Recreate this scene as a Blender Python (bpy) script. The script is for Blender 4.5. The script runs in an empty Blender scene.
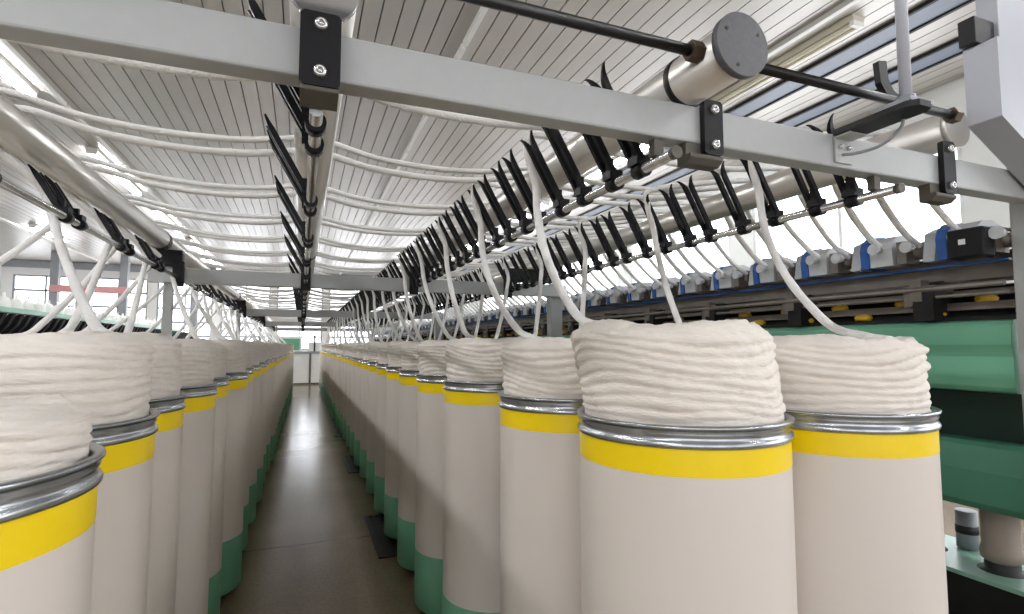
import bpy, math, random
from mathutils import Vector, noise
random.seed(7)
D = bpy.data
COL = bpy.context.scene.collection
PI = math.pi

# ------------------------------------------------------------------ materials
def lin(c):
    c /= 255.0
    return c / 12.92 if c <= .04045 else ((c + .055) / 1.055) ** 2.4
def rgb(r, g, b): return (lin(r), lin(g), lin(b), 1)

def mat(name, col, rough=.5, metal=0.0, var=.0, vscale=6.0, bump=0.0, bscale=40.0, stretch=(1, 1, 1), emit=0.0, spec=.5, coat=0.0):
    m = D.materials.new(name); m.use_nodes = True
    nt = m.node_tree; N = nt.nodes; L = nt.links
    p = N['Principled BSDF']
    p.inputs['Base Color'].default_value = col
    p.inputs['Roughness'].default_value = rough
    p.inputs['Metallic'].default_value = metal
    p.inputs['Specular IOR Level'].default_value = spec
    p.inputs['Coat Weight'].default_value = coat
    tc = N.new('ShaderNodeTexCoord'); mp = N.new('ShaderNodeMapping')
    mp.inputs['Scale'].default_value = stretch
    L.new(tc.outputs['Object'], mp.inputs['Vector'])
    if var:
        n = N.new('ShaderNodeTexNoise'); n.inputs['Scale'].default_value = vscale; n.inputs['Detail'].default_value = 5
        L.new(mp.outputs[0], n.inputs['Vector'])
        r = N.new('ShaderNodeMapRange'); r.inputs[1].default_value = .3; r.inputs[2].default_value = .7
        r.inputs[3].default_value = 1 - var; r.inputs[4].default_value = 1 + var * .5
        L.new(n.outputs['Fac'], r.inputs[0])
        mx = N.new('ShaderNodeMix'); mx.data_type = 'RGBA'; mx.blend_type = 'MULTIPLY'; mx.inputs[0].default_value = 1
        mx.inputs[6].default_value = col; L.new(r.outputs[0], mx.inputs[7])
        L.new(mx.outputs[2], p.inputs['Base Color'])
    if bump:
        n2 = N.new('ShaderNodeTexNoise'); n2.inputs['Scale'].default_value = bscale; n2.inputs['Detail'].default_value = 4
        L.new(mp.outputs[0], n2.inputs['Vector'])
        b = N.new('ShaderNodeBump'); b.inputs['Strength'].default_value = bump; b.inputs['Distance'].default_value = .01
        L.new(n2.outputs['Fac'], b.inputs['Height']); L.new(b.outputs[0], p.inputs['Normal'])
    if emit:
        p.inputs['Emission Color'].default_value = col; p.inputs['Emission Strength'].default_value = emit
    return m

M = dict(
    can=mat('can_white', rgb(222, 213, 204), .36, var=.04, vscale=3, stretch=(1, 1, .35)),
    yellow=mat('band_yellow', rgb(250, 216, 0), .35, var=.04),
    green=mat('can_green', rgb(112, 172, 138), .4, var=.08),
    rim=mat('rim_metal', rgb(168, 172, 176), .24, .92, var=.3, vscale=9),
    dark=mat('dark_rubber', rgb(30, 30, 30), .6),
    cotton=mat('cotton', rgb(239, 231, 221), .95, var=.06, vscale=22, bump=.35, bscale=70, stretch=(1, 1, 3.5), spec=.1),
    strand=mat('cotton_strand', rgb(252, 250, 246), .95, var=.04, vscale=60, bump=.5, bscale=220, spec=.1),
    beam=mat('beam_paint', rgb(174, 176, 175), .38, var=.03, vscale=40, bump=.06, bscale=300),
    black=mat('black_plastic', rgb(18, 17, 20), .5, var=.2, vscale=90, bump=.1, bscale=400, spec=.25),
    fork=mat('fork_black', rgb(14, 14, 18), .42, spec=.22),
    chrome=mat('chrome_rod', rgb(196, 196, 196), .22, .95),
    roller=mat('roller_aluminium', rgb(216, 212, 205), .3, .6),
    cap=mat('cap_dark', rgb(92, 92, 94), .5, .3, var=.15, vscale=120),
    shaft=mat('shaft_black', rgb(38, 36, 36), .35, .5),
    olive=mat('block_olive', rgb(84, 80, 71), .6, var=.15),
    bolt=mat('bolt_steel', rgb(205, 205, 205), .25, .9),
    brown=mat('nut_brown', rgb(80, 64, 50), .5, .5),
    house=mat('housing_paint', rgb(188, 190, 198), .4, var=.03),
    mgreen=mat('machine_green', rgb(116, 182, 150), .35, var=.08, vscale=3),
    mgreen2=mat('machine_green_low', rgb(74, 130, 106), .35, var=.08, vscale=3),  # machine green darkened, shade below the drafting zone put into the colour
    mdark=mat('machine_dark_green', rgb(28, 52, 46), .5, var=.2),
    steel=mat('dark_steel', rgb(122, 114, 106), .4, .4, var=.25, vscale=10),
    black2=mat('black_steel', rgb(26, 24, 24), .5, .3, var=.3, vscale=12),
    bluep=mat('arm_blue', rgb(40, 92, 165), .35),
    armw=mat('arm_grey', rgb(206, 208, 210), .4, var=.1, vscale=20),
    yell2=mat('cap_yellow', rgb(214, 170, 40), .45),
    white=mat('white_paint', rgb(236, 236, 234), .5, var=.03),
    wall=mat('wall_white', rgb(238, 238, 236), .7, var=.03, vscale=2),
    grey=mat('grey_paint', rgb(150, 153, 158), .45, var=.06),
    trunk=mat('trunking', rgb(232, 230, 226), .5),
    band=mat('ceiling_band', rgb(118, 126, 140), .45, var=.05),
    red=mat('red_sign', rgb(226, 164, 164), .6),
    pglass=mat('window_glow', rgb(246, 249, 255), .3, emit=4.0),
    pglass2=mat('window_glow_soft', rgb(246, 249, 255), .3, emit=1.9),  # glow of the added near wall panes, fill light only
    lamp=mat('lamp_tube', rgb(250, 252, 255), .3, emit=78.0),
    lampoff=mat('lamp_cream', rgb(214, 206, 186), .4),
    leg=mat('leg_taupe', rgb(150, 138, 128), .45, var=.1),
    pale=mat('pale_green', rgb(128, 164, 148), .35),
)

def floor_material():
    m = D.materials.new('terrazzo'); m.use_nodes = True
    nt = m.node_tree; N = nt.nodes; L = nt.links; p = N['Principled BSDF']
    tc = N.new('ShaderNodeTexCoord')
    n1 = N.new('ShaderNodeTexNoise'); n1.inputs['Scale'].default_value = 1.1; n1.inputs['Detail'].default_value = 6
    n2 = N.new('ShaderNodeTexNoise'); n2.inputs['Scale'].default_value = 55; n2.inputs['Detail'].default_value = 3
    L.new(tc.outputs['Object'], n1.inputs['Vector']); L.new(tc.outputs['Object'], n2.inputs['Vector'])
    cr = N.new('ShaderNodeValToRGB'); e = cr.color_ramp.elements
    e[0].position = .3; e[0].color = rgb(112, 97, 77); e[1].position = .75; e[1].color = rgb(156, 140, 118)
    ad = N.new('ShaderNodeMath'); ad.operation = 'MULTIPLY_ADD'; ad.inputs[1].default_value = .35
    L.new(n2.outputs['Fac'], ad.inputs[0])
    ml = N.new('ShaderNodeMath'); ml.operation = 'MULTIPLY'; ml.inputs[1].default_value = .65
    L.new(n1.outputs['Fac'], ml.inputs[0]); L.new(ml.outputs[0], ad.inputs[2]); L.new(ad.outputs[0], cr.inputs[0])
    sp = N.new('ShaderNodeSeparateXYZ'); L.new(tc.outputs['Object'], sp.inputs[0])
    fac = None
    for ax, per, off, w in (('Y', 3.0, -.85, .0022), ('X', 1.0, .34, .0025)):
        a = N.new('ShaderNodeMath'); a.operation = 'MULTIPLY_ADD'; a.inputs[1].default_value = 1 / per; a.inputs[2].default_value = off / per
        L.new(sp.outputs[ax], a.inputs[0])
        f = N.new('ShaderNodeMath'); f.operation = 'PINGPONG'; f.inputs[1].default_value = .5; L.new(a.outputs[0], f.inputs[0])
        c = N.new('ShaderNodeMath'); c.operation = 'LESS_THAN'; c.inputs[1].default_value = w; L.new(f.outputs[0], c.inputs[0])
        if fac is None: fac = c
        else:
            k = N.new('ShaderNodeMath'); k.operation = 'MULTIPLY'; k.inputs[1].default_value = .35; L.new(c.outputs[0], k.inputs[0])
            q = N.new('ShaderNodeMath'); q.operation = 'MAXIMUM'; L.new(fac.outputs[0], q.inputs[0]); L.new(k.outputs[0], q.inputs[1]); fac = q
    mx = N.new('ShaderNodeMix'); mx.data_type = 'RGBA'; L.new(fac.outputs[0], mx.inputs[0])
    L.new(cr.outputs[0], mx.inputs[6]); mx.inputs[7].default_value = rgb(62, 52, 42)
    L.new(mx.outputs[2], p.inputs['Base Color'])
    r = N.new('ShaderNodeMapRange'); r.inputs[3].default_value = .15; r.inputs[4].default_value = .24
    L.new(n1.outputs['Fac'], r.inputs[0]); L.new(r.outputs[0], p.inputs['Roughness'])
    return m
M['floor'] = floor_material()
M['slat'] = mat('ceiling_slat', rgb(186, 181, 175), .33, .2, var=.05, vscale=1.5)
M['slatgap'] = mat('ceiling_groove', rgb(118, 113, 107), .8)

# ------------------------------------------------------------------ mesh building
class MB:
    def __init__(s): s.v = []; s.f = []; s.sm = []; s.mi = []
    def add(s, vs, fs, smooth=False, mi=0):
        o = len(s.v); s.v += [tuple(v) for v in vs]
        for f in fs:
            s.f.append(tuple(i + o for i in f)); s.sm.append(smooth); s.mi.append(mi)
        return s
    def box(s, x0, x1, y0, y1, z0, z1, mi=0):
        vs = [(x, y, z) for z in (z0, z1) for y in (y0, y1) for x in (x0, x1)]
        return s.add(vs, [(0, 2, 3, 1), (4, 5, 7, 6), (0, 1, 5, 4), (2, 6, 7, 3), (0, 4, 6, 2), (1, 3, 7, 5)], mi=mi)
    def tube(s, pts, r, n=10, caps=True, flat=1.0, smooth=True, mi=0):
        pts = [Vector(p) for p in pts]; k = len(pts)
        rs = r if isinstance(r, (list, tuple)) else [r] * k
        up = Vector((0, 0, 1)); vs = []; prev = None
        for i, p in enumerate(pts):
            t = (pts[min(i + 1, k - 1)] - pts[max(i - 1, 0)]).normalized()
            if prev is None:
                a = t.cross(up)
                if a.length < .05: a = t.cross(Vector((0, 1, 0)))
                a.normalize()
            else:
                a = prev - t * prev.dot(t)
                a = a.normalized() if a.length > 1e-5 else t.orthogonal().normalized()
            prev = a; b = t.cross(a)
            for j in range(n):
                w = 2 * PI * j / n
                vs.append(p + a * (math.cos(w) * rs[i]) + b * (math.sin(w) * rs[i] * flat))
        fs = [(i * n + j, i * n + (j + 1) % n, (i + 1) * n + (j + 1) % n, (i + 1) * n + j) for i in range(k - 1) for j in range(n)]
        s.add(vs, fs, smooth, mi)
        if caps:
            o = len(s.v) - k * n
            s.f += [tuple(o + j for j in reversed(range(n))), tuple(o + (k - 1) * n + j for j in range(n))]
            s.sm += [False, False]; s.mi += [mi, mi]
        return s
    def lathe(s, prof, n=48, c=(0, 0, 0), smooth=True, mi=0):
        vs = []
        for r, z in prof:
            for j in range(n):
                w = 2 * PI * j / n; vs.append((c[0] + r * math.cos(w), c[1] + r * math.sin(w), c[2] + z))
        k = len(prof)
        return s.add(vs, [(i * n + j, i * n + (j + 1) % n, (i + 1) * n + (j + 1) % n, (i + 1) * n + j) for i in range(k - 1) for j in range(n)], smooth, mi)
    def prism(s, poly, a, b, axis='Y', mi=0, smooth=False):
        """poly in (X,Z) pushed along Y, or (Y,Z) along X, or (X,Y) along Z"""
        n = len(poly)
        def P(u, v, t): return (u, t, v) if axis == 'Y' else ((t, u, v) if axis == 'X' else (u, v, t))
        vs = [P(u, v, a) for u, v in poly] + [P(u, v, b) for u, v in poly]
        fs = [(i, (i + 1) % n, n + (i + 1) % n, n + i) for i in range(n)]
        s.add(vs, fs, smooth, mi)
        return s.add(vs, [tuple(range(n))[::-1], tuple(range(n, 2 * n))], False, mi)
    def mesh(s, name, *mats, fix=True):
        me = D.meshes.new(name); me.from_pydata(s.v, [], s.f)
        me.polygons.foreach_set('use_smooth', s.sm); me.polygons.foreach_set('material_index', s.mi)
        for m in mats: me.materials.append(m)
        if fix:
            import bmesh
            bm = bmesh.new(); bm.from_mesh(me); bmesh.ops.recalc_face_normals(bm, faces=bm.faces); bm.to_mesh(me); bm.free()
        me.update(); return me
    def build(s, name, m, parent=None, bevel=0, **kw):
        ms = m if isinstance(m, (list, tuple)) else (m,)
        return link(name, s.mesh(name, *ms), parent, bevel=bevel, **kw)

def link(name, me, parent=None, loc=(0, 0, 0), label=None, cat=None, group=None, kind=None, bevel=0):
    o = D.objects.new(name, me); COL.objects.link(o); o.location = loc
    if parent: o.parent = parent
    props(o, label, cat, group, kind)
    if bevel:
        b = o.modifiers.new('bevel', 'BEVEL'); b.width = bevel; b.segments = 2; b.limit_method = 'ANGLE'
    return o
def props(o, label=None, cat=None, group=None, kind=None):
    if label: o['label'] = label
    if cat: o['category'] = cat
    if group: o['group'] = group
    if kind: o['kind'] = kind
def thing(name, label, cat, loc=(0, 0, 0), group=None):
    o = D.objects.new(name, None); COL.objects.link(o); o.location = loc; o.empty_display_size = .05
    props(o, label, cat, group); return o
def struct(name, mb, m): return mb.build(name, m, kind='structure')
def spline(ctrl, step=6):
    c = [Vector(p) for p in ctrl]; c = [c[0] * 2 - c[1]] + c + [c[-1] * 2 - c[-2]]; out = []
    for i in range(1, len(c) - 2):
        p0, p1, p2, p3 = c[i - 1:i + 3]
        for k in range(step):
            t = k / step
            out.append(.5 * ((2 * p1) + (p2 - p0) * t + (2 * p0 - 5 * p1 + 4 * p2 - p3) * t * t + (3 * p1 - p0 - 3 * p2 + p3) * t ** 3))
    out.append(c[-2]); return out
ORD = ('first second third fourth fifth sixth seventh eighth ninth tenth eleventh twelfth thirteenth fourteenth fifteenth sixteenth seventeenth '
       'eighteenth nineteenth twentieth twenty-first twenty-second twenty-third twenty-fourth twenty-fifth twenty-sixth twenty-seventh twenty-eighth twenty-ninth thirtieth').split()

# ------------------------------------------------------------------ layout numbers (metres; aisle runs along Y)
P = .555                                   # pitch of cans and guides
CEIL = 4.2
BY = [.935, .935 + 5 * P, .935 + 12 * P, .935 + 19 * P, .935 + 26 * P]     # cross beams
RODX = [-.70, .013, .715, 1.415]
ROLX = [-.80, .02, .812, 1.755]
ROLZ = [1.925, 1.905, 1.905, 1.93]
RR = .056
ROW_END = BY[-1]
SIDE = ['left of the aisle', 'over the aisle', 'right of the aisle', 'beside the green machine']

# ------------------------------------------------------------------ room
XL, XR, YN, YF = -9.5, 6.6, -4.5, 23.0
struct('floor', MB().box(XL, XR, YN, YF, -.1, 0), M['floor'])
mb = MB(); x = XL
while x < XR - .01:
    x2 = min(x + .148, XR); mb.box(x, x2, YN, YF, CEIL, CEIL + .02, 0); x += .16
mb.box(XL, XR, YN, YF, CEIL + .022, CEIL + .1, 1)
struct('ceiling', mb, (M['slat'], M['slatgap']))
struct('wall_left', MB().box(XL - .1, XL, YN, YF, 0, CEIL), M['wall'])
# walls with window openings; those in the near wall are added for fill light
def wall_open(name, axis, pos, thick, lo, hi, wins, z0, z1):
    mb = MB()
    def bx(a, b, c, d):
        if axis == 'Y': mb.box(pos, pos + thick, a, b, c, d)
        else: mb.box(a, b, pos, pos + thick, c, d)
    bx(lo, hi, 0, z0); bx(lo, hi, z1, CEIL); e = lo
    for a, b in wins: bx(e, a, z0, z1); e = b
    bx(e, hi, z0, z1); struct(name, mb, M['wall'])
wr = [(-3.6, -.6), (.2, 3.0), (3.5, 6.4), (6.9, 9.8), (10.3, 13.2), (13.7, 16.6), (17.1, 20.0)]
wf = [(-9.2, -7.4), (-7.1, -5.3), (-5.0, -3.2), (-2.9, -1.2), (-.95, .75), (1.0, 3.2), (3.5, 5.9)]
wall_open('wall_right', 'Y', XR, .15, YN, YF, wr, 1.25, 3.55)
wn_ = [(-5.6, -3.4), (-3.0, -.8), (-.4, 1.8), (2.2, 4.4)]  # unseen openings added behind the camera to throw fill light on the cans
wall_open('wall_near', 'X', YN - .15, .15, XL, XR, wn_, .5, 3.4)
wall_open('wall_far', 'X', YF, .15, XL, XR, wf, 1.1, 3.7)
wn = 0
for ax, wins, pos, z0, z1 in (('Y', wr, XR, 1.25, 3.55), ('X', wf, YF, 1.1, 3.7), ('X', wn_, YN - .15, .5, 3.4)):
    for a, b in wins:
        wn += 1; fr = MB(); gl = MB()
        def bx(mb, u0, u1, w0, w1, t0, t1):
            if ax == 'Y': mb.box(pos + t0, pos + t1, u0, u1, w0, w1)
            else: mb.box(u0, u1, pos + t0, pos + t1, w0, w1)
        t = .05
        bx(fr, a, b, z0, z0 + t, .02, .08); bx(fr, a, b, z1 - t, z1, .02, .08)
        bx(fr, a, a + t, z0 + t, z1 - t, .02, .08); bx(fr, b - t, b, z0 + t, z1 - t, .02, .08)
        bx(fr, (a + b) / 2 - .025, (a + b) / 2 + .025, z0 + t, z1 - t, .03, .07)
        nb = 2 if ax == 'Y' else 5
        for k in range(1, nb):
            zz = z0 + (z1 - z0) * k / nb
            if ax == 'X' and pos > 0: bx(fr, a + t, b - t, zz - .035, zz + .035, .03, .07)
        w = thing('window_%d' % wn, None, None); w['kind'] = 'structure'  # the near wall set are added fill emitters built like windows
        fr.build('window_frame', M['white'] if ax == 'Y' else M['grey'], w)
        bx(gl, a + t, b - t, z0 + t, z1 - t, .09, .1); gl.build('pane', M['pglass'] if pos > 0 else M['pglass2'], w)
struct('trim_1', MB().box(XL, XR, YF - .12, YF, 3.95, 4.19), M['grey'])
# recessed blue grey strips, trunking on the ceiling
tn = 1
for xx, w in ((5.0, .26), (5.85, .24)):
    tn += 1
    struct('trim_%d' % tn, MB().box(xx - w / 2, xx + w / 2, YN, YF, CEIL - .02, CEIL - .001, 0)
           .box(xx - w / 2 - .03, xx - w / 2, YN, YF, CEIL - .035, CEIL - .001, 1).box(xx + w / 2, xx + w / 2 + .03, YN, YF, CEIL - .035, CEIL - .001, 1), (M['band'], M['dark']))
for xx, w in ((1.38, .05), (-6.5, .12), (-2.72, .04), (4.22, .05)):
    tn += 1
    mb = MB(); y = YN + .3
    while y < YF - .2: mb.box(xx - w / 2, xx + w / 2, y, min(y + 2.95, YF - .13), CEIL - .05, CEIL - .001); y += 3.0
    struct('trim_%d' % tn, mb, M['trunk'])

# ------------------------------------------------------------------ ceiling strip lights
def strip_light(x, y, ln, lit, label, wid=.16):
    t = thing('strip_light', label, 'light', (x, y, CEIL - .05), 'ceiling strip lights')
    w = wid / 2
    MB().prism([(-w, .049), (w, .049), (w * .8, .0), (-w * .8, .0)], -ln / 2, ln / 2).build('housing', M['trunk'] if lit else M['lampoff'], t)
    mb = MB()
    for s in (-1, 1): mb.tube([(s * w * .42, -ln / 2 + .04, -.02), (s * w * .42, ln / 2 - .04, -.02)], .022, 10)
    mb.build('tube', M['lamp'] if lit else M['lampoff'], t)
    mb = MB()
    for s in (-1, 1): mb.box(-w * .8, w * .8, s * (ln / 2 - .02) - .02, s * (ln / 2 - .02) + .02, -.045, 0)
    mb.build('end_cap', M['trunk'], t)
for k, y in enumerate((6.2, 10.6, 14.2, 17.8, 21.2, 1.6, -2.2)):
    strip_light(-2.95, y, 2.6 if y < 9 else 2.4, True, 'lit strip light left of the aisle, %s one visible from the camera' % ORD[k] if k < 5 else 'lit strip light left of the aisle, %s the camera' % ('beside' if k == 5 else 'behind'))
for k, (y, lit) in enumerate(((4.1, False), (7.1, True), (10.6, True), (14.2, True), (18.0, True), (.4, True), (-2.9, True))):
    strip_light(4.5, y, 2.0, lit, '%s strip light over the green machine, %s' % ('lit' if lit else 'unlit cream', ORD[k] + ' of its row in view' if k < 5 else ('beside the camera' if k == 5 else 'behind the camera')))
for k, y in enumerate((9.0, 13.0, 17.0)):
    strip_light(-6.1, y, 2.0, True, 'lit strip light in the row near the left wall, %s from the camera' % ORD[k])

# ------------------------------------------------------------------ sliver cans
CR = .212; RIM = 1.158
def can_meshes():
    out = {}
    out['body'] = MB().lathe([(CR, .305), (CR, .6), (CR, 1.1)], 64).mesh('body', M['can'])
    out['yellow_band'] = MB().lathe([(CR + .0007, 1.068), (CR + .0007, 1.116)], 64).mesh('yellow_band', M['yellow'])
    out['green_base'] = MB().lathe([(CR, .305), (CR + .001, .304), (CR + .001, .05), (CR - .004, .04), (.02, .04)], 64).mesh('green_base', M['green'])
    out['metal_rim'] = MB().lathe([(CR, 1.116), (CR + .0035, 1.117), (CR + .006, 1.120), (CR + .006, 1.125), (CR + .0035, 1.129), (CR + .001, 1.132),
                                   (CR + .001, 1.138), (CR + .0035, 1.142), (CR + .001, 1.146), (CR + .005, 1.149), (CR + .008, 1.152), (CR + .0075, 1.156), (CR + .004, 1.158),
                                   (CR - .004, 1.157), (CR - .008, 1.15), (CR - .008, 1.02)], 72).mesh('metal_rim', M['rim'])
    mb = MB().lathe([(.02, .041), (.175, .041), (.175, .018), (.02, .018)], 32)
    for a in range(4):
        w = PI / 4 + a * PI / 2; cx, cy = .15 * math.cos(w), .15 * math.sin(w)
        mb.tube([(cx - .012, cy, .02), (cx + .012, cy, .02)], .02, 12)
    out['caster_base'] = mb.mesh('caster_base', M['dark'])
    return out
CM = can_meshes()

def coil_mesh(seed, top, lean=(0, 0), nt=176, nz=46, bulge=.0):
    """rope-like coils of carded cotton standing in a can; z=0 at the rim"""
    rnd = random.Random(seed); a, b, c = [rnd.uniform(0, 6.28) for _ in range(3)]
    z0 = -.05; off = Vector((seed * 3.1, seed * 1.7, 0)); vs = []; hs = .0185
    slope = rnd.choice((-1, 1, 1)) * .010
    for i in range(nz + 1):
        t = i / nz; z = z0 + (top - z0) * t
        for j in range(nt):
            w = 2 * PI * j / nt; cw, sw = math.cos(w), math.sin(w)
            n0 = noise.noise(Vector((cw * 1.3, sw * 1.3, z * 4)) + off)
            ph = (z + slope * math.sin(w * 2 + b) + .007 * math.sin(3 * w + a + z * 30) + .010 * n0) / hs
            bi = math.floor(ph); fr = ph - bi
            band = noise.noise(Vector((cw * 2.2 + bi * 5.3, sw * 2.2, bi * 1.37)) + off)
            r = CR - .011 + .0060 * max(0, math.sin(PI * fr)) ** .7 + .0065 * band + .0025 * noise.noise(Vector((cw * 9, sw * 9, z * 60)) + off)
            k = max(0.0, z / .17)
            r += bulge * k - .004
            r += .010 * k * noise.noise(Vector((cw * .9, sw * .9, 3.3)) + off)
            if z < .012: r = min(r, CR - .011)
            if t > .93: r -= .016 * ((t - .93) / .07) ** 2
            zz = z + .010 * k * noise.noise(Vector((cw * 1.1, sw * 1.1, 8.8)) + off)
            vs.append((cw * r + lean[0] * k, sw * r + lean[1] * k, zz))
    nr = 22; k = max(0, top / .17)
    for i in range(1, nr + 1):
        u = 1 - i / (nr + .8)
        for j in range(nt):
            w = 2 * PI * j / nt; cw, sw = math.cos(w), math.sin(w)
            base = vs[nz * nt + j]
            ph = 22 * (w + 1.9 * u * u) / PI
            h = .009 * math.sqrt(abs(math.sin(ph * PI / 2))) * min(1, u * 1.6) + .010 * noise.noise(Vector((cw * u * 4, sw * u * 4, 1.5)) + off)
            hole = -.05 * max(0, 1 - u / .22)
            vs.append((base[0] * u + lean[0] * k * (1 - u), base[1] * u + lean[1] * k * (1 - u), base[2] + (h if u < .97 else 0) * .9 + hole + .004))
    n = nz + 1 + nr
    fs = [(i * nt + j, i * nt + (j + 1) % nt, (i + 1) * nt + (j + 1) % nt, (i + 1) * nt + j) for i in range(n - 1) for j in range(nt)]
    fs.append(tuple((n - 1) * nt + j for j in range(nt)))
    return MB().add(vs, fs, True).mesh('coil', M['cotton'], fix=False)
TOPS = [.148, .142, .154, .138, .150, .158]
COILS = [coil_mesh(s + 1, TOPS[s], (.012 * math.sin(s * 2), .01 * math.cos(s)), bulge=.004) for s in range(6)]

# where each can stands
rows = {
    'L1': [(-.458, .84), (-.495, 1.315), (-.528, 1.80), (-.508, 2.29), (-.523, 2.78), (-.483, 3.28)],
    'R1': [(.758, .95), (.762, 1.46), (.765, 2.15), (.757, 2.68), (.762, 3.22), (.758, 3.74)],
    'R2': [(1.203, .952)], 'L2': [(-1.02, 1.15)],
}
rr = random.Random(3)
for key, x, drift in (('L1', -.50, .012), ('R1', .765, -.006), ('R2', 1.225, -.006), ('L2', -1.03, .0)):
    r = rows[key]
    while r[-1][1] < 16.3:
        y = r[-1][1] + P
        r.append((x + drift * (y - 3) * .6 + rr.uniform(-.012, .012), y + rr.uniform(-.01, .01)))
ROWTXT = {'L1': 'in the row along the left edge of the aisle', 'R1': 'in the row along the right edge of the aisle',
          'R2': 'in the second row right of the aisle', 'L2': 'in the second row left of the aisle'}
SHORT = {'L1': 'left aisle row', 'R1': 'right aisle row', 'R2': 'outer right row', 'L2': 'outer left row'}

def sag(a, b, drop, n=3):
    a, b = Vector(a), Vector(b); o = []
    for i in range(1, n + 1):
        t = i / (n + 1); p = a.lerp(b, t); p.z -= drop * 4 * t * (1 - t); o.append(p)
    return o
def rise(lx, ly, zt, g, bend=1.0, ex=1.7):
    """from lying on the coil, lifting off and hanging nearly straight down from the guide point g"""
    dx, dy, dz = g[0] - lx, g[1] - ly, g[2] - zt
    L = max(1e-4, math.hypot(dx, dy)); ux, uy = dx / L, dy / L
    pts = [(lx - ux * .12 * bend, ly - uy * .12 * bend, zt + .002), (lx - ux * .05, ly - uy * .05, zt + .012)]
    for s_ in (.08, .22, .40, .60, .80):
        e = 1 - (1 - s_) ** ex
        pts.append((lx + dx * e, ly + dy * e, zt + dz * s_ ** 1.15 + .01))
    return pts + [g]
def strand_path(key, i, cx, cy, ztop):
    q = random.Random(1000 * ord(key[0]) + 77 * ord(key[1]) + i)
    J = lambda s=.01: q.uniform(-s, s)
    if key == 'R1':
        yf = 1.425 + P * i + J(.02); yc = 1.55 + P * i; end = .015
        lx, ly = (cx - .13, cy + .15) if i == 0 else (cx - .05 + J(.08), cy + .12 + J(.05))
        pts = rise(lx, ly, ztop, (.640, yf, 1.78), 1.0, 2.0 if i < 2 else 1.6) + [(.612, yf, 1.885), (.645, yf + .03, 1.945), (ROLX[2], yc, 1.905 + RR + .012)]
        pts += sag(pts[-1], (ROLX[3], yc, ROLZ[3] + RR + .012), .03) + [(ROLX[3], yc, ROLZ[3] + RR + .012)]
    elif key == 'R2':
        yf = 1.274 + P * i + J(.015); yc = yf - .11; end = -.03
        lx, ly = (cx + .05, cy - .03) if i == 0 else (cx + J(.08), cy + .03 + J(.06))
        pts = rise(lx, ly, ztop, (1.338, yf, 1.78), 1.0, 1.9 if i == 0 else 1.35) + [(1.312, yf, 1.885), (1.35, yf - .01, 1.945), (ROLX[3], yc, ROLZ[3] + RR + .012)]
    else:
        k = i
        ys = (1.83 if key == 'L1' else 1.955) + P * (k - 1)
        yf = (2.05 if key == 'L1' else 2.15) + P * (k - 1) + J(.01)
        if key == 'L1': lx, ly = cx + J(.1), cy + .04 + J(.1)
        else: lx, ly = cx + .05 + J(.1), cy + .05 + J(.1)
        zt = ROLZ[0] + RR + .012
        pts = rise(lx, ly, ztop, (-.742, yf, 1.73), .6, 1.15) + [(-.775, yf, 1.80), (ROLX[0] - RR - .010, ys + .05, 1.915), (ROLX[0], ys, zt)]
        z1 = 1.905 + RR + .012
        pts += sag(pts[-1], (ROLX[1], ys, z1), .045 + J(.006)) + [(ROLX[1], ys, z1)]
        pts += sag(pts[-1], (ROLX[2], ys, z1), .045 + J(.006)) + [(ROLX[2], ys, z1)]
        pts += sag(pts[-1], (ROLX[3], ys, ROLZ[3] + RR + .012), .04) + [(ROLX[3], ys, ROLZ[3] + RR + .012)]
        yc = ys; end = .01
    for ex, ez, fr in ((.06, 1.975, .1), (.12, 1.885, .35), (.20, 1.795, .6), (.29, 1.717, .85), (.38, 1.668, 1)): pts.append((ROLX[3] + ex, yc + end * fr, ez))
    return pts

def place_can(key, i, x, y):
    t = thing('sliver_can', 'tall white can with yellow band, %s from the camera in the %s' % (ORD[i], SHORT[key]), 'can', (x, y, 0), 'sliver cans, ' + SHORT[key])
    for nm in ('body', 'yellow_band', 'green_base', 'metal_rim', 'caster_base'): link(nm, CM[nm], t)
    c = thing('cotton_sliver', 'coiled white cotton with rising strand in the %s can of the %s' % (ORD[i], SHORT[key]), 'cotton', (x, y, RIM), 'cotton slivers, ' + SHORT[key])
    return t, c
for key in rows:
    for i, (x, y) in enumerate(rows[key]):
        if i > 28: break
        t, c = place_can(key, i, x, y)
        if key == 'L1' and i == 0: me, top = coil_mesh(31, .055, (0, 0), bulge=.0), .055
        elif key == 'R1' and i == 0: me, top = coil_mesh(33, .172, (-.030, .008), nt=240, nz=60, bulge=.002), .172
        elif key == 'L1' and i == 1: me, top = coil_mesh(35, .150, (-.006, 0), nt=240, nz=56, bulge=.004), .150
        elif key == 'R2' and i == 0: me, top = coil_mesh(37, .150, (-.006, .0), nt=240, nz=60, bulge=.0), .15
        else:
            s = (i * 5 + len(key) + ord(key[0])+ ord(key[1])) % 6; me, top = COILS[s], TOPS[s]
        o = link('coil', me, c)
        if i > 1: o.rotation_euler.z = rr.uniform(0, 6.28)
        path = [Vector(p) - Vector((x, y, RIM)) for p in spline(strand_path(key, i, x, y, RIM + top), 6 if i < 16 else 4)]
        n = len(path)
        rad = [.0125 + .0016 * noise.noise(Vector((k * .37, i * 3.1, ord(key[0]) + ord(key[1])))) for k in range(n)]
        MB().tube(path, rad, 9 if i < 12 else 6, flat=.8).build('strand', M['strand'], c)

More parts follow.
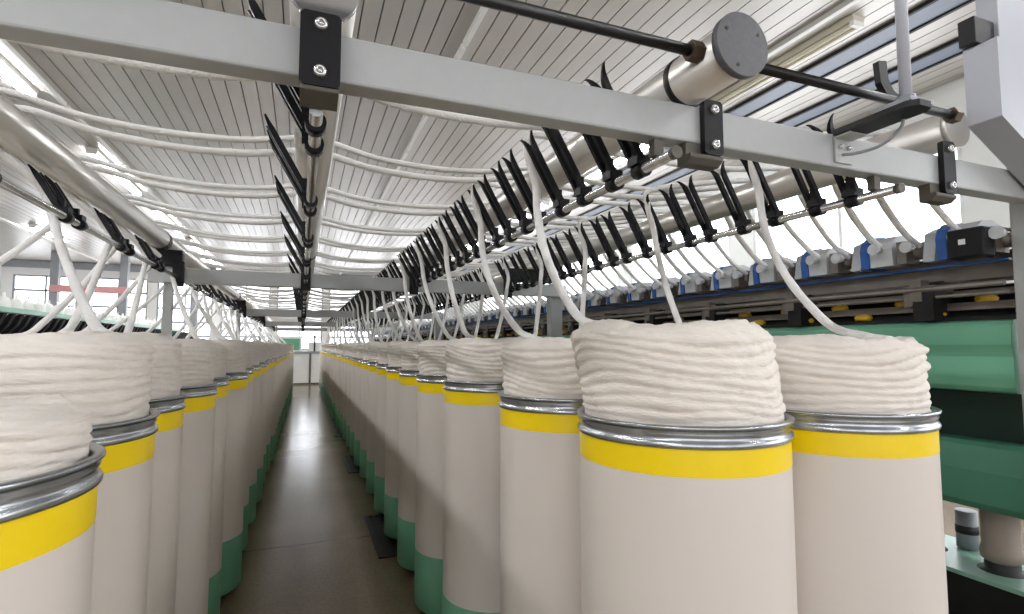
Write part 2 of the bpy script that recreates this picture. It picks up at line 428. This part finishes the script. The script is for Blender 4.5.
# ------------------------------------------------------------------ creel frame
def fork_mesh(lean, h):
    mb = MB()
    mb.tube([(0, -.017, 0), (0, .017, 0)], .0185, 14)                       # clamp around the rod
    mb.box(-.024, .012, -.019, .019, .008, .03)
    d = Vector((-lean, 0, h)); u = d.normalized(); nx = Vector((u.z, 0, -u.x)) * .0078
    for s in (-1, 1):
        ys = [s * .0092, s * .0212]
        ring = []
        stations = [(.10, 0), (.50, 0), (.80, .0), (.86, .0015), (.91, .006), (.955, .013), (.985, .020), (1.0, .026)]
        for t, out in stations:
            base = d * t; k = 1.0 if t < .85 else max(.3, 1 - (t - .85) * 4.4)
            for yy in ys: 
                for e in (-1, 1): ring.append(base + nx * e * k + Vector((0, (yy if k == 1 else s * .0148 + (yy - s * .0148) * k) + s * out, 0)))
        fs = []
        m = len(stations)
        for i in range(m - 1):
            a = i * 4; b = a + 4
            for p, q in ((0, 1), (1, 3), (3, 2), (2, 0)): fs.append((a + p, a + q, b + q, b + p))
        fs += [(0, 1, 3, 2), ((m - 1) * 4, (m - 1) * 4 + 2, (m - 1) * 4 + 3, (m - 1) * 4 + 1)]
        mb.add(ring, fs)
    c = d * .12
    mb.box(c.x - .008, c.x + .008, -.007, .007, c.z - .012, c.z + .035)
    return mb.mesh('guide_fork', M['fork'])
F_LONG, F_SHORT = fork_mesh(.12, .212), fork_mesh(.085, .145)

BAY = ['between first and second beams', 'between second and third beams', 'between third and fourth beams', 'between fourth and last beams']
# cross beams with brackets
def bolt_part(x, y, z, parent, r=.0105):
    MB().lathe([(r, 0), (r, .006), (r * .8, .009), (r * .45, .009), (r * .4, .004), (.0005, .004)], 18).build('bolt', M['bolt'], parent, loc=(x, y, z)).rotation_euler = (PI / 2, 0, 0)
for b, y in enumerate(BY):
    near = b == 0
    z0, z1 = (1.75, 1.835) if near else (1.672, 1.762)
    t = thing('cross_beam', ['nearest light grey square beam crossing the aisle overhead with black brackets'][0] if near else
              'light grey beam crossing overhead, %s from the camera' % ORD[b], 'beam', (0, y, 0), 'creel cross beams')
    xl = -1.15 if near else -.86
    MB().box(xl, 2.13 if near else 1.91, 0, .05, z0, z1).build('beam_tube', M['beam'], t, bevel=.005)
    bx = [RODX[0] - .045, .016, .845, 1.68] if near else [RODX[0], RODX[1], RODX[2], RODX[3]]
    for i, x in enumerate(bx):
        w = .032 if i < 2 else .026; dp = -.034 if i < 2 else -.016
        if near:
            top = ROLZ[i] - RR - .002
            g = MB().prism([(-w + .006, 1.722), (w - .006, 1.722), (w, 1.728), (w, top - .006), (w - .006, top), (-w + .006, top), (-w, top - .006), (-w, 1.728)], dp, -.001).build('mounting_bracket', M['black'], t, loc=(x, 0, 0), bevel=.002)
            rx = RODX[i] - x
            yz = [(-.033, 1.7215), (-.033, 1.714), (.012, 1.701), (.012, 1.749), (0, 1.749), (0, 1.7215)]
            xa = -w + .002 if i < 2 else -.066
            MB().prism(yz if i < 2 else [(-.015, 1.721), (-.015, 1.712), (.0, 1.70), (.03, 1.70), (.03, 1.749), (0, 1.749), (0, 1.721)], xa, w - .002, 'X').build('clamp_block', M['olive'], g, bevel=.002)
            bolt_part(0, dp, top - .022, g); bolt_part(0, dp, 1.745, g)
        else:
            g = MB().box(-.03, .03, -.028, -.001, 1.65, 1.80).build('mounting_bracket', M['black'], t, loc=(x, 0, 0), bevel=.003)
            a, c2 = sorted((0, ROLX[i] - x))
            MB().box(a - .02, c2 + .02, -.026, .03, 1.772, ROLZ[i] - RR - .002).build('roller_stand', M['black'], g, bevel=.003)
# guide rods with forks
for r, X in enumerate(RODX):
    for b in range(4):
        y0 = BY[b] + (.053 if b == 0 else .054); y1 = BY[b + 1] - .032
        if b == 0: y0 = BY[0] + (.013 if r < 2 else -.045)
        t = thing('guide_rod', 'steel rod with black forks %s, %s' % (['over the left can row', 'above the aisle', 'over the right can row', 'next to the green machine'][r], BAY[b]), 'guide rod', (X, y0, 1.70), 'fork rods of the creel')
        MB().tube([(0, 0, 0), (0, y1 - y0, 0)], .0115, 14).build('rod', M['chrome'], t)
        if b == 0 and r > 1:
            MB().box(-.012, .012, .055, .075, .012, .0495).build('rod_hanger', M['olive'], t)
            MB().tube([(0, -.006, 0), (0, .008, 0)], .0135, 12).build('rod_stop', M['olive'], t)
        ys = []
        k = 0
        for q in range(40):
            base = (1.012 if r != 0 else .94) + q * P
            ys += [base, base + .112] + ([base + .262, base + .395] if r >= 2 else [])
        ys = [v for v in ys if y0 + (.03 if b == 0 else .06) < v < y1 - .04]
        if b < 3:
            for v in ys: link('guide_fork', F_SHORT if r == 0 else F_LONG, t, loc=(0, v - y0, 0))
        else:
            src = F_SHORT if r == 0 else F_LONG
            mb = MB(); fv = [tuple(vv.co) for vv in src.vertices]; ff = [tuple(p.vertices) for p in src.polygons]
            for v in ys: mb.add([(a, bb + v - y0, c) for a, bb, c in fv], ff)
            mb.build('guide_fork', M['fork'], t, kind='stuff')
# lifting rollers
for r, X in enumerate(ROLX):
    for b in range(4):
        y0 = ([.90, .925, .80, .935][r]) if b == 0 else BY[b] + .01
        y1 = BY[b + 1] - .01
        t = thing('lifting_roller', 'silver roller tube %s, %s' % (['above the left can row', 'above the aisle', 'above the right can row', 'next to the green machine'][r], BAY[b]), 'roller', (X, y0, ROLZ[r]), 'rollers of the creel')
        MB().tube([(0, .008, 0), (0, y1 - y0, 0)], RR, 40).build('roller_tube', M['roller'], t)
        if b == 0 and r == 2:
            MB().tube([(0, -.004, 0), (0, .012, 0)], .066, 48).build('end_cap', M['cap'], t)
            for a in (.6, 2.6, 4.4): MB().tube([(.048 * math.cos(a), -.0055, .048 * math.sin(a)), (.048 * math.cos(a), -.003, .048 * math.sin(a))], .004, 8).build('screw', M['shaft'], t)
            MB().tube([(0, .16, 0), (0, .175, 0)], RR + .004, 40).build('collar', M['shaft'], t)
        else:
            MB().tube([(0, 0, 0), (0, .014, 0)], RR + .001, 40).build('end_cap', [M['cap'], M['chrome'], M['cap'], M['roller']][r], t)
        MB().tube([(0, y1 - y0 - .03, 0), (0, y1 - y0 - .012, 0)], RR + .003, 32).build('joint_ring', M['shaft'], t)
# posts
for b, y in enumerate(BY):
    near = b == 0
    t = thing('support_post', ('light grey post at the right edge of the photo holding the nearest beam') if near else 'grey post holding the right end of the %s overhead beam' % ORD[b], 'post', (2.175 if near else 1.85, y + .0, 0), 'creel posts')
    if near:
        MB().box(-.038, .04, -.0, .075, .012, 1.93).build('post_tube', M['beam'], t, bevel=.005)
        MB().tube(spline([(-.05, -.01, 1.70), (-.046, -.012, 1.5), (-.044, -.01, 1.2), (-.046, -.011, .8), (-.043, -.01, .1)]), .006, 8).build('cable', M['dark'], t)
    else:
        MB().box(-.05, .05, .052, .13, .012, 1.78).build('post_tube', M['beam'], t, bevel=.005)
    MB().box(-.09, .09, -.0, .16, 0, .012).build('foot_plate', M['grey'], t)
    if not near:
        t = thing('support_post', 'slim grey post holding the left end of the %s overhead beam' % ORD[b], 'post', (-.765, y, 0), 'creel posts')
        MB().box(-.025, .025, .052, .10, .01, 1.78).build('post_tube', M['beam'], t, bevel=.004)
        MB().box(-.03, .03, .03, .12, 0, .01).build('foot_plate', M['grey'], t)

# drive shaft through the rollers
t = thing('drive_shaft', 'black round bar crossing overhead through the capped silver roller end', 'shaft', (0, .855, 1.905))
MB().tube([(-1.1, 0, 0), (ROLX[2] - RR - .002, 0, 0)], .0115, 16).tube([(ROLX[2] + RR + .002, 0, 0), (1.60, 0, 0)], .0115, 16).build('bar', M['shaft'], t)
MB().tube([(ROLX[2] - RR - .03, 0, 0), (ROLX[2] - RR - .002, 0, 0)], .021, 6, smooth=False).build('nut', M['brown'], t)
MB().tube([(1.575, 0, 0), (1.60, 0, 0)], .02, 6, smooth=False).build('nut', M['brown'], t)
t = thing('sensor_bracket', 'small dark angled bracket on the black bar next to the white pole', 'bracket', (1.40, .855, 1.905))
MB().prism([(-.075, .105), (-.045, .11), (-.04, .06), (-.02, .035), (.05, .015), (.05, -.005), (-.04, .012), (-.07, .05)], .013, .028).build('arm', M['black2'], t, bevel=.003)
MB().box(-.0, .05, .015, .045, .028, .055).build('sensor', M['white'], t, bevel=.004)
MB().tube([(-.02, 0, 0), (.02, 0, 0)], .017, 14).build('clamp', M['black2'], t)

# signal pole on its plate
t = thing('signal_pole', 'white upright pole on a dark plate bolted to the nearest beam', 'pole', (1.27, .775, 1.835))
MB().tube([(-.0, 0, .008), (.0, 0, .75)], .0125, 20).build('pole', M['house'], t)
MB().tube([(0, 0, .006), (0, 0, .03)], .019, 20).build('socket', M['grey'], t)
MB().prism([(-.036, -.02), (-.02, -.04), (.02, -.04), (.036, -.02), (.036, .155), (-.036, .155)], -.008, .006, 'Z').build('base_plate', M['black2'], t, bevel=.002)
MB().prism([(-.034, -.03), (.045, -.03), (.045, .06), (-.034, .06)], .0065, .016, 'Z').build('top_plate', M['grey'], t)
MB().box(-.03, .03, .154, .158, -.075, -.001).box(-.03, .03, .115, .154, -.014, -.0095).build('angle_bracket', M['beam'], t)
MB().tube(spline([(.02, .02, -.01), (.022, .03, -.03), (.015, .07, -.055), (.0, .12, -.06), (-.01, .15, -.055)]), .004, 8).build('cable', M['grey'], t)
for sx in (-.015, .015): bolt_part(sx, .154, -.035, t, .006)

# drive housing at the right edge
t = thing('drive_housing', 'pale grey sheet metal housing with sloping underside at the top right', 'housing', (1.782, .842, 0))
MB().prism([(0, 2.16), (0, 1.932), (.42, 1.70), (.62, 1.70), (.62, 2.16)], 0, .083).build('lower_case', M['house'], t, bevel=.003)
MB().box(.075, .62, .03, .083, 2.161, 2.85).build('upper_case', M['house'], t, bevel=.003)
MB().box(-.02, .074, .04, .083, 2.161, 2.24).build('junction_box', M['black2'], t, bevel=.003)
MB().box(.36, .44, .084, .15, 1.84, 1.90).build('mount', M['beam'], t)

# ------------------------------------------------------------------ roving frame on the right
Y0, Y1 = 1.03, 17.2
t = thing('spinning_machine', 'long green spinning machine with blue drafting arms along the right side', 'machine', (2.15, 0, 0))
prof = [(0, 1.16), (.012, 1.145), (.03, 1.14), (.34, 1.14), (.34, 1.385), (.03, 1.385), (.012, 1.38), (.0, 1.365), (-.004, 1.30), (.006, 1.26)]
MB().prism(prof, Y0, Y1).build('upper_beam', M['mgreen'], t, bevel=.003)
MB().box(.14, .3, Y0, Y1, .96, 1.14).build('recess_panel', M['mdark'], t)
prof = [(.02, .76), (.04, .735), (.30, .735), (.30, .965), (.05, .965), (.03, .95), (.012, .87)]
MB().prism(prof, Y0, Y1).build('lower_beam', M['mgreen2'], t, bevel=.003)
MB().box(.01, .36, Y0, Y1, .50, .515).build('foot_rail', M['pale'], t)
MB().box(.03, .34, Y0, Y1, .0, .499).build('base', M['black2'], t)
k = 0; y = 1.17
while y < Y1:
    lg = MB().lathe([(.055, .735), (.055, .60), (.062, .58), (.06, .555), (.045, .545)], 24).build('leg', M['leg'], t, loc=(.15, y, 0))
    MB().lathe([(.045, .548), (.05, .54), (.05, .518), (.07, .515), (.07, .514)], 24).build('rubber_foot', M['dark'], lg)
    y += .25 if k % 2 == 0 else 1.6; k += 1
# drafting zone
MB().box(.03, .30, Y0, Y1, 1.386, 1.40).box(.20, .30, Y0, Y1, 1.40, 1.52).build('drafting_bed', M['black2'], t)
MB().box(.06, .115, Y0, Y1, 1.425, 1.452).box(.09, .14, Y0, Y1, 1.478, 1.498).build('rail', M['steel'], t)
MB().tube([(-.02, Y0, 1.505), (-.02, Y1, 1.505)], .010, 12).tube([(.0, Y0, 1.475), (.0, Y1, 1.475)], .007, 10).build('front_rod', M['steel'], t)
MB().box(.01, .03, Y0, Y1, 1.580, 1.588).build('blue_rail', M['bluep'], t)
MB().box(.05, .2, Y0, Y1, 1.53, 1.62).build('roller_bed', M['steel'], t)
y = 1.16; n = 0
arm_prof = [(-.045, -.055), (-.05, .01), (-.04, .04), (-.01, .062), (.04, .068), (.10, .052), (.15, .02), (.17, -.03), (.10, -.055)]
arm_me = MB().prism(arm_prof, -.075, .012).mesh('drafting_arm', M['armw'])
blue_me = MB().prism([(u * 1.08 - .004, v * 1.1 + .002) for u, v in arm_prof], .0125, .045).mesh('blue_cheek', M['bluep'])
clr_me = MB().tube([(.02, -.15, -.012), (.02, -.076, -.012)], .026, 14).tube([(.09, -.15, .01), (.09, -.076, .01)], .03, 14).box(-.045, .03, -.125, -.09, -.055, .03).mesh('top_roller', M['steel'])
hold_me = MB().prism([(-.02, -.055), (.12, -.055), (.13, .03), (.06, .075), (.0, .05)], -.205, -.165).mesh('creel_plate', M['armw'])
cond_me = MB().tube([(-.07, 0, 0), (-.03, 0, .0)], [.022, .012], 12).mesh('trumpet', M['armw'])
blk_me = MB().box(-.035, .06, -.05, .05, -.075, .0).box(-.045, .0, -.02, .02, -.06, .02).mesh('rail_bracket', M['steel'])
cap_me = MB().lathe([(.03, 0), (.034, .012), (.028, .022), (.012, .026), (.001, .026)], 18).mesh('yellow_cap', M['yell2'])
while y < Y1 - .2:
    a = link('drafting_arm', arm_me, t, (.0, y, 1.66)); link('blue_cheek', blue_me, a); link('top_roller', clr_me, a); link('creel_plate', hold_me, a) if n else None; link('trumpet', cond_me, a, (-.02, -.03, .01)); link('trumpet', cond_me, a, (-.02, -.15, .0))
    if n % 2 == 0: link('rail_bracket', blk_me, t, (.02, y + .14, 1.52))
    y += P / 2; n += 1
y = 1.0; n = 0
while n < 100:
    link('yellow_cap', cap_me, t, (.045 + (.045 if n % 2 else 0), y, 1.402 + (.05 if n % 2 else 0))); y += .138; n += 1
y = 1.05; n = 0
br = MB().prism([(-.02, 1.39), (.06, 1.39), (.11, 1.52), (.05, 1.535), (-.02, 1.50)], -.035, .035)
br_me = br.mesh('side_bracket', M['black2'])
while y < Y1: link('side_bracket', br_me, t, (.0, y + .23, 0)); y += P
MB().box(-.12, -.055, 1.03, 1.135, 1.589, 1.685).box(-.055, -.0, 1.06, 1.08, 1.592, 1.605).build('control_box', M['black'], t, bevel=.006)
MB().box(-.1215, -.1202, 1.08, 1.10, 1.632, 1.65).build('box_label', M['white'], t)
MB().tube([(.27, 1.34, .52), (.27, 1.34, .66)], .035, 20).build('hose_stub', M['grey'], t)
MB().tube([(.27, 1.34, .575), (.27, 1.34, .605)], .037, 20).build('hose_clip', M['dark'], t)

# ------------------------------------------------------------------ floor grates
for y0, lab in ((3.42, 'black slotted floor plate nearest the camera beside the right can row'), (5.75, 'second black slotted floor plate beside the right can row'), (8.1, 'third black slotted floor plate beside the right can row')):
    t = thing('floor_grate', lab, 'floor grate', (.56, y0, 0), 'floor plates')
    mb = MB()
    for a, b2 in ((-.09, -.058), (-.03, -.012), (.016, .034), (.07, .10)): mb.box(a, b2, 0, .86, .0005, .008)
    mb.box(-.09, .10, 0, .03, .0005, .0079).box(-.09, .10, .83, .86, .0005, .0079).build('bars', M['black2'], t)
    MB().box(-.058, .07, .03, .83, .0005, .003).build('pit', M['dark'], t)

# ------------------------------------------------------------------ end of the aisle
t = thing('end_cabinet', 'white cabinet with grey top closing the far end of the aisle', 'cabinet', (0, 18.9, 0))
MB().box(-.75, .95, 0, .5, .06, 1.02).build('body', M['white'], t, bevel=.01)
MB().box(-.78, .98, -.03, .53, 1.02, 1.09).build('top', M['grey'], t)
MB().box(-.75, .95, .02, .5, 0, .06).build('plinth', M['steel'], t)
MB().box(.24, .30, -.02, -.0, .06, 1.02).build('door_gap', M['steel'], t)
t = thing('control_panel', 'green panel in a white frame above the cabinet at the aisle end', 'panel', (-.42, 19.0, 1.09))
MB().box(-.36, .36, 0, .06, .04, .42).build('panel', M['green'], t)
MB().box(-.42, .42, .01, .08, 0, .04).box(-.42, .42, .01, .08, .42, .5).box(-.42, -.36, .01, .08, .04, .42).box(.36, .42, .01, .08, .04, .42).build('frame', M['white'], t)
t = thing('switch_box', 'small white switch box with a dark post on the cabinet at the aisle end', 'switch box', (.45, 19.05, 1.09))
MB().box(-.25, .25, 0, .15, 0, .30).build('box', M['white'], t, bevel=.01)
MB().box(-.08, -.03, -.02, -.0, 0, .55).build('post', M['dark'], t)

# ------------------------------------------------------------------ far left: another frame, columns, signs
def far_machine(x, y0, y1, label):
    t = thing('spinning_machine', label, 'machine', (x, 0, 0), 'machines in the left background')
    MB().box(-.25, .25, y0, y1, .1, 1.30).build('body', M['white'], t)
    MB().box(-.2, .2, y0, y1, 0, .1).build('plinth', M['steel'], t)
    MB().box(-.3, .3, y0, y1, 1.30, 1.36).build('bed', M['steel'], t)
    y = y0 + .1; am = MB().prism([(-.06, 0), (.02, 0), (.14, .16), (.19, .28), (.15, .28), (.07, .18)], -.035, .035).mesh('drafting_arm', M['fork'])
    k = 0
    while y < y1 - .1 and k < 90: link('drafting_arm', am, t, (0, y, 1.36)); y += .19; k += 1
    y = y0
    while y < y1:
        MB().box(-.32, -.26, y, y + .06, 0, 1.70).build('green_post', M['mgreen'], t); y += 3.2
    MB().box(-.34, -.24, y0, y1, 1.70, 1.76).build('green_rail', M['mgreen'], t)
far_machine(-3.1, 5.0, 18.5, 'white and green spinning frame with black arms in the left background')
far_machine(-6.2, 6.5, 18.5, 'second white and green spinning frame farther left in the background')
bob = MB().lathe([(.001, 0), (.06, 0), (.075, .03), (.075, .25), (.04, .30), (.015, .31), (.015, .36), (.001, .36)], 20).mesh('roving_bobbin', M['strand'])
for k in range(34):
    o = link('roving_bobbin', bob, None, (-3.5 - .0, 6.0 + k * .32, 0), 'white cotton bobbin standing on the shelf behind the nearer background frame', 'bobbin', 'bobbins in the left background')
    o.location.z = 1.60
sh = MB().box(-.15, .15, 5.6, 17.2, 1.565, 1.60)
for y in (5.7, 9.5, 13.3, 17.0): sh.box(-.03, .03, y, y + .06, 0, 1.565)
t = sh.build('bobbin_shelf', M['grey'], None, (0, 0, 0)) if False else None
o = sh.build('bobbin_shelf', M['grey'], None, loc=(-3.58, 0, 0)); props(o, 'long grey shelf on posts carrying white bobbins in the left background', 'shelf')
for i, (x, y) in enumerate(((-7.2, 20.6), (-5.4, 20.6), (-3.4, 20.6))):
    o = MB().box(-.11, .11, -.11, .11, 0, CEIL - .002).build('steel_column', M['grey'], None, loc=(x, y, 0), bevel=.01)
    props(o, 'grey upright column before the far wall, %s of three from the left' % ORD[i], 'column', 'columns before the far wall')
for i, x in enumerate((-6.8, -5.75)):
    o = MB().box(-.5, .45, -.03, 0, -.11, .11).build('red_strip', M['red'], None, loc=(x, 20.488, 3.05), bevel=.004)
    props(o, 'blurred pale red strip fixed high to the far columns, %s of the two' % ('left' if i == 0 else 'right'), 'sign', 'red strips on the far columns')

# ------------------------------------------------------------------ light and camera
sc = bpy.context.scene
w = D.worlds.new('World'); sc.world = w; w.use_nodes = True
w.node_tree.nodes['Background'].inputs[0].default_value = (.8, .86, 1, 1); w.node_tree.nodes['Background'].inputs[1].default_value = .4
def area(name, loc, rot, sx, sy, power, col=(1, 1, 1)):
    l = D.lights.new(name, 'AREA'); l.shape = 'RECTANGLE'; l.size = sx; l.size_y = sy; l.energy = power; l.color = col
    o = D.objects.new(name, l); COL.objects.link(o); o.location = loc; o.rotation_euler = rot; return o

cam = D.cameras.new('Camera'); cam.sensor_width = 36; cam.lens = 535 / 1024 * 36; cam.clip_start = .05; cam.clip_end = 100
co = D.objects.new('Camera', cam); COL.objects.link(co); co.location = (0, 0, 1.3)
co.rotation_euler = (math.radians(90 + 4.06), 0, math.radians(-21.4))
sc.camera = co
sc.view_settings.view_transform = 'Standard'
sc.view_settings.look = 'None'
sc.view_settings.exposure = 0.06
sc.cycles.max_bounces = 6; sc.cycles.diffuse_bounces = 4; sc.cycles.glossy_bounces = 3; sc.cycles.transmission_bounces = 2
sc.cycles.caustics_reflective = False; sc.cycles.caustics_refractive = False
sc.cycles.sample_clamp_indirect = 6
sc.cycles.use_denoising = True
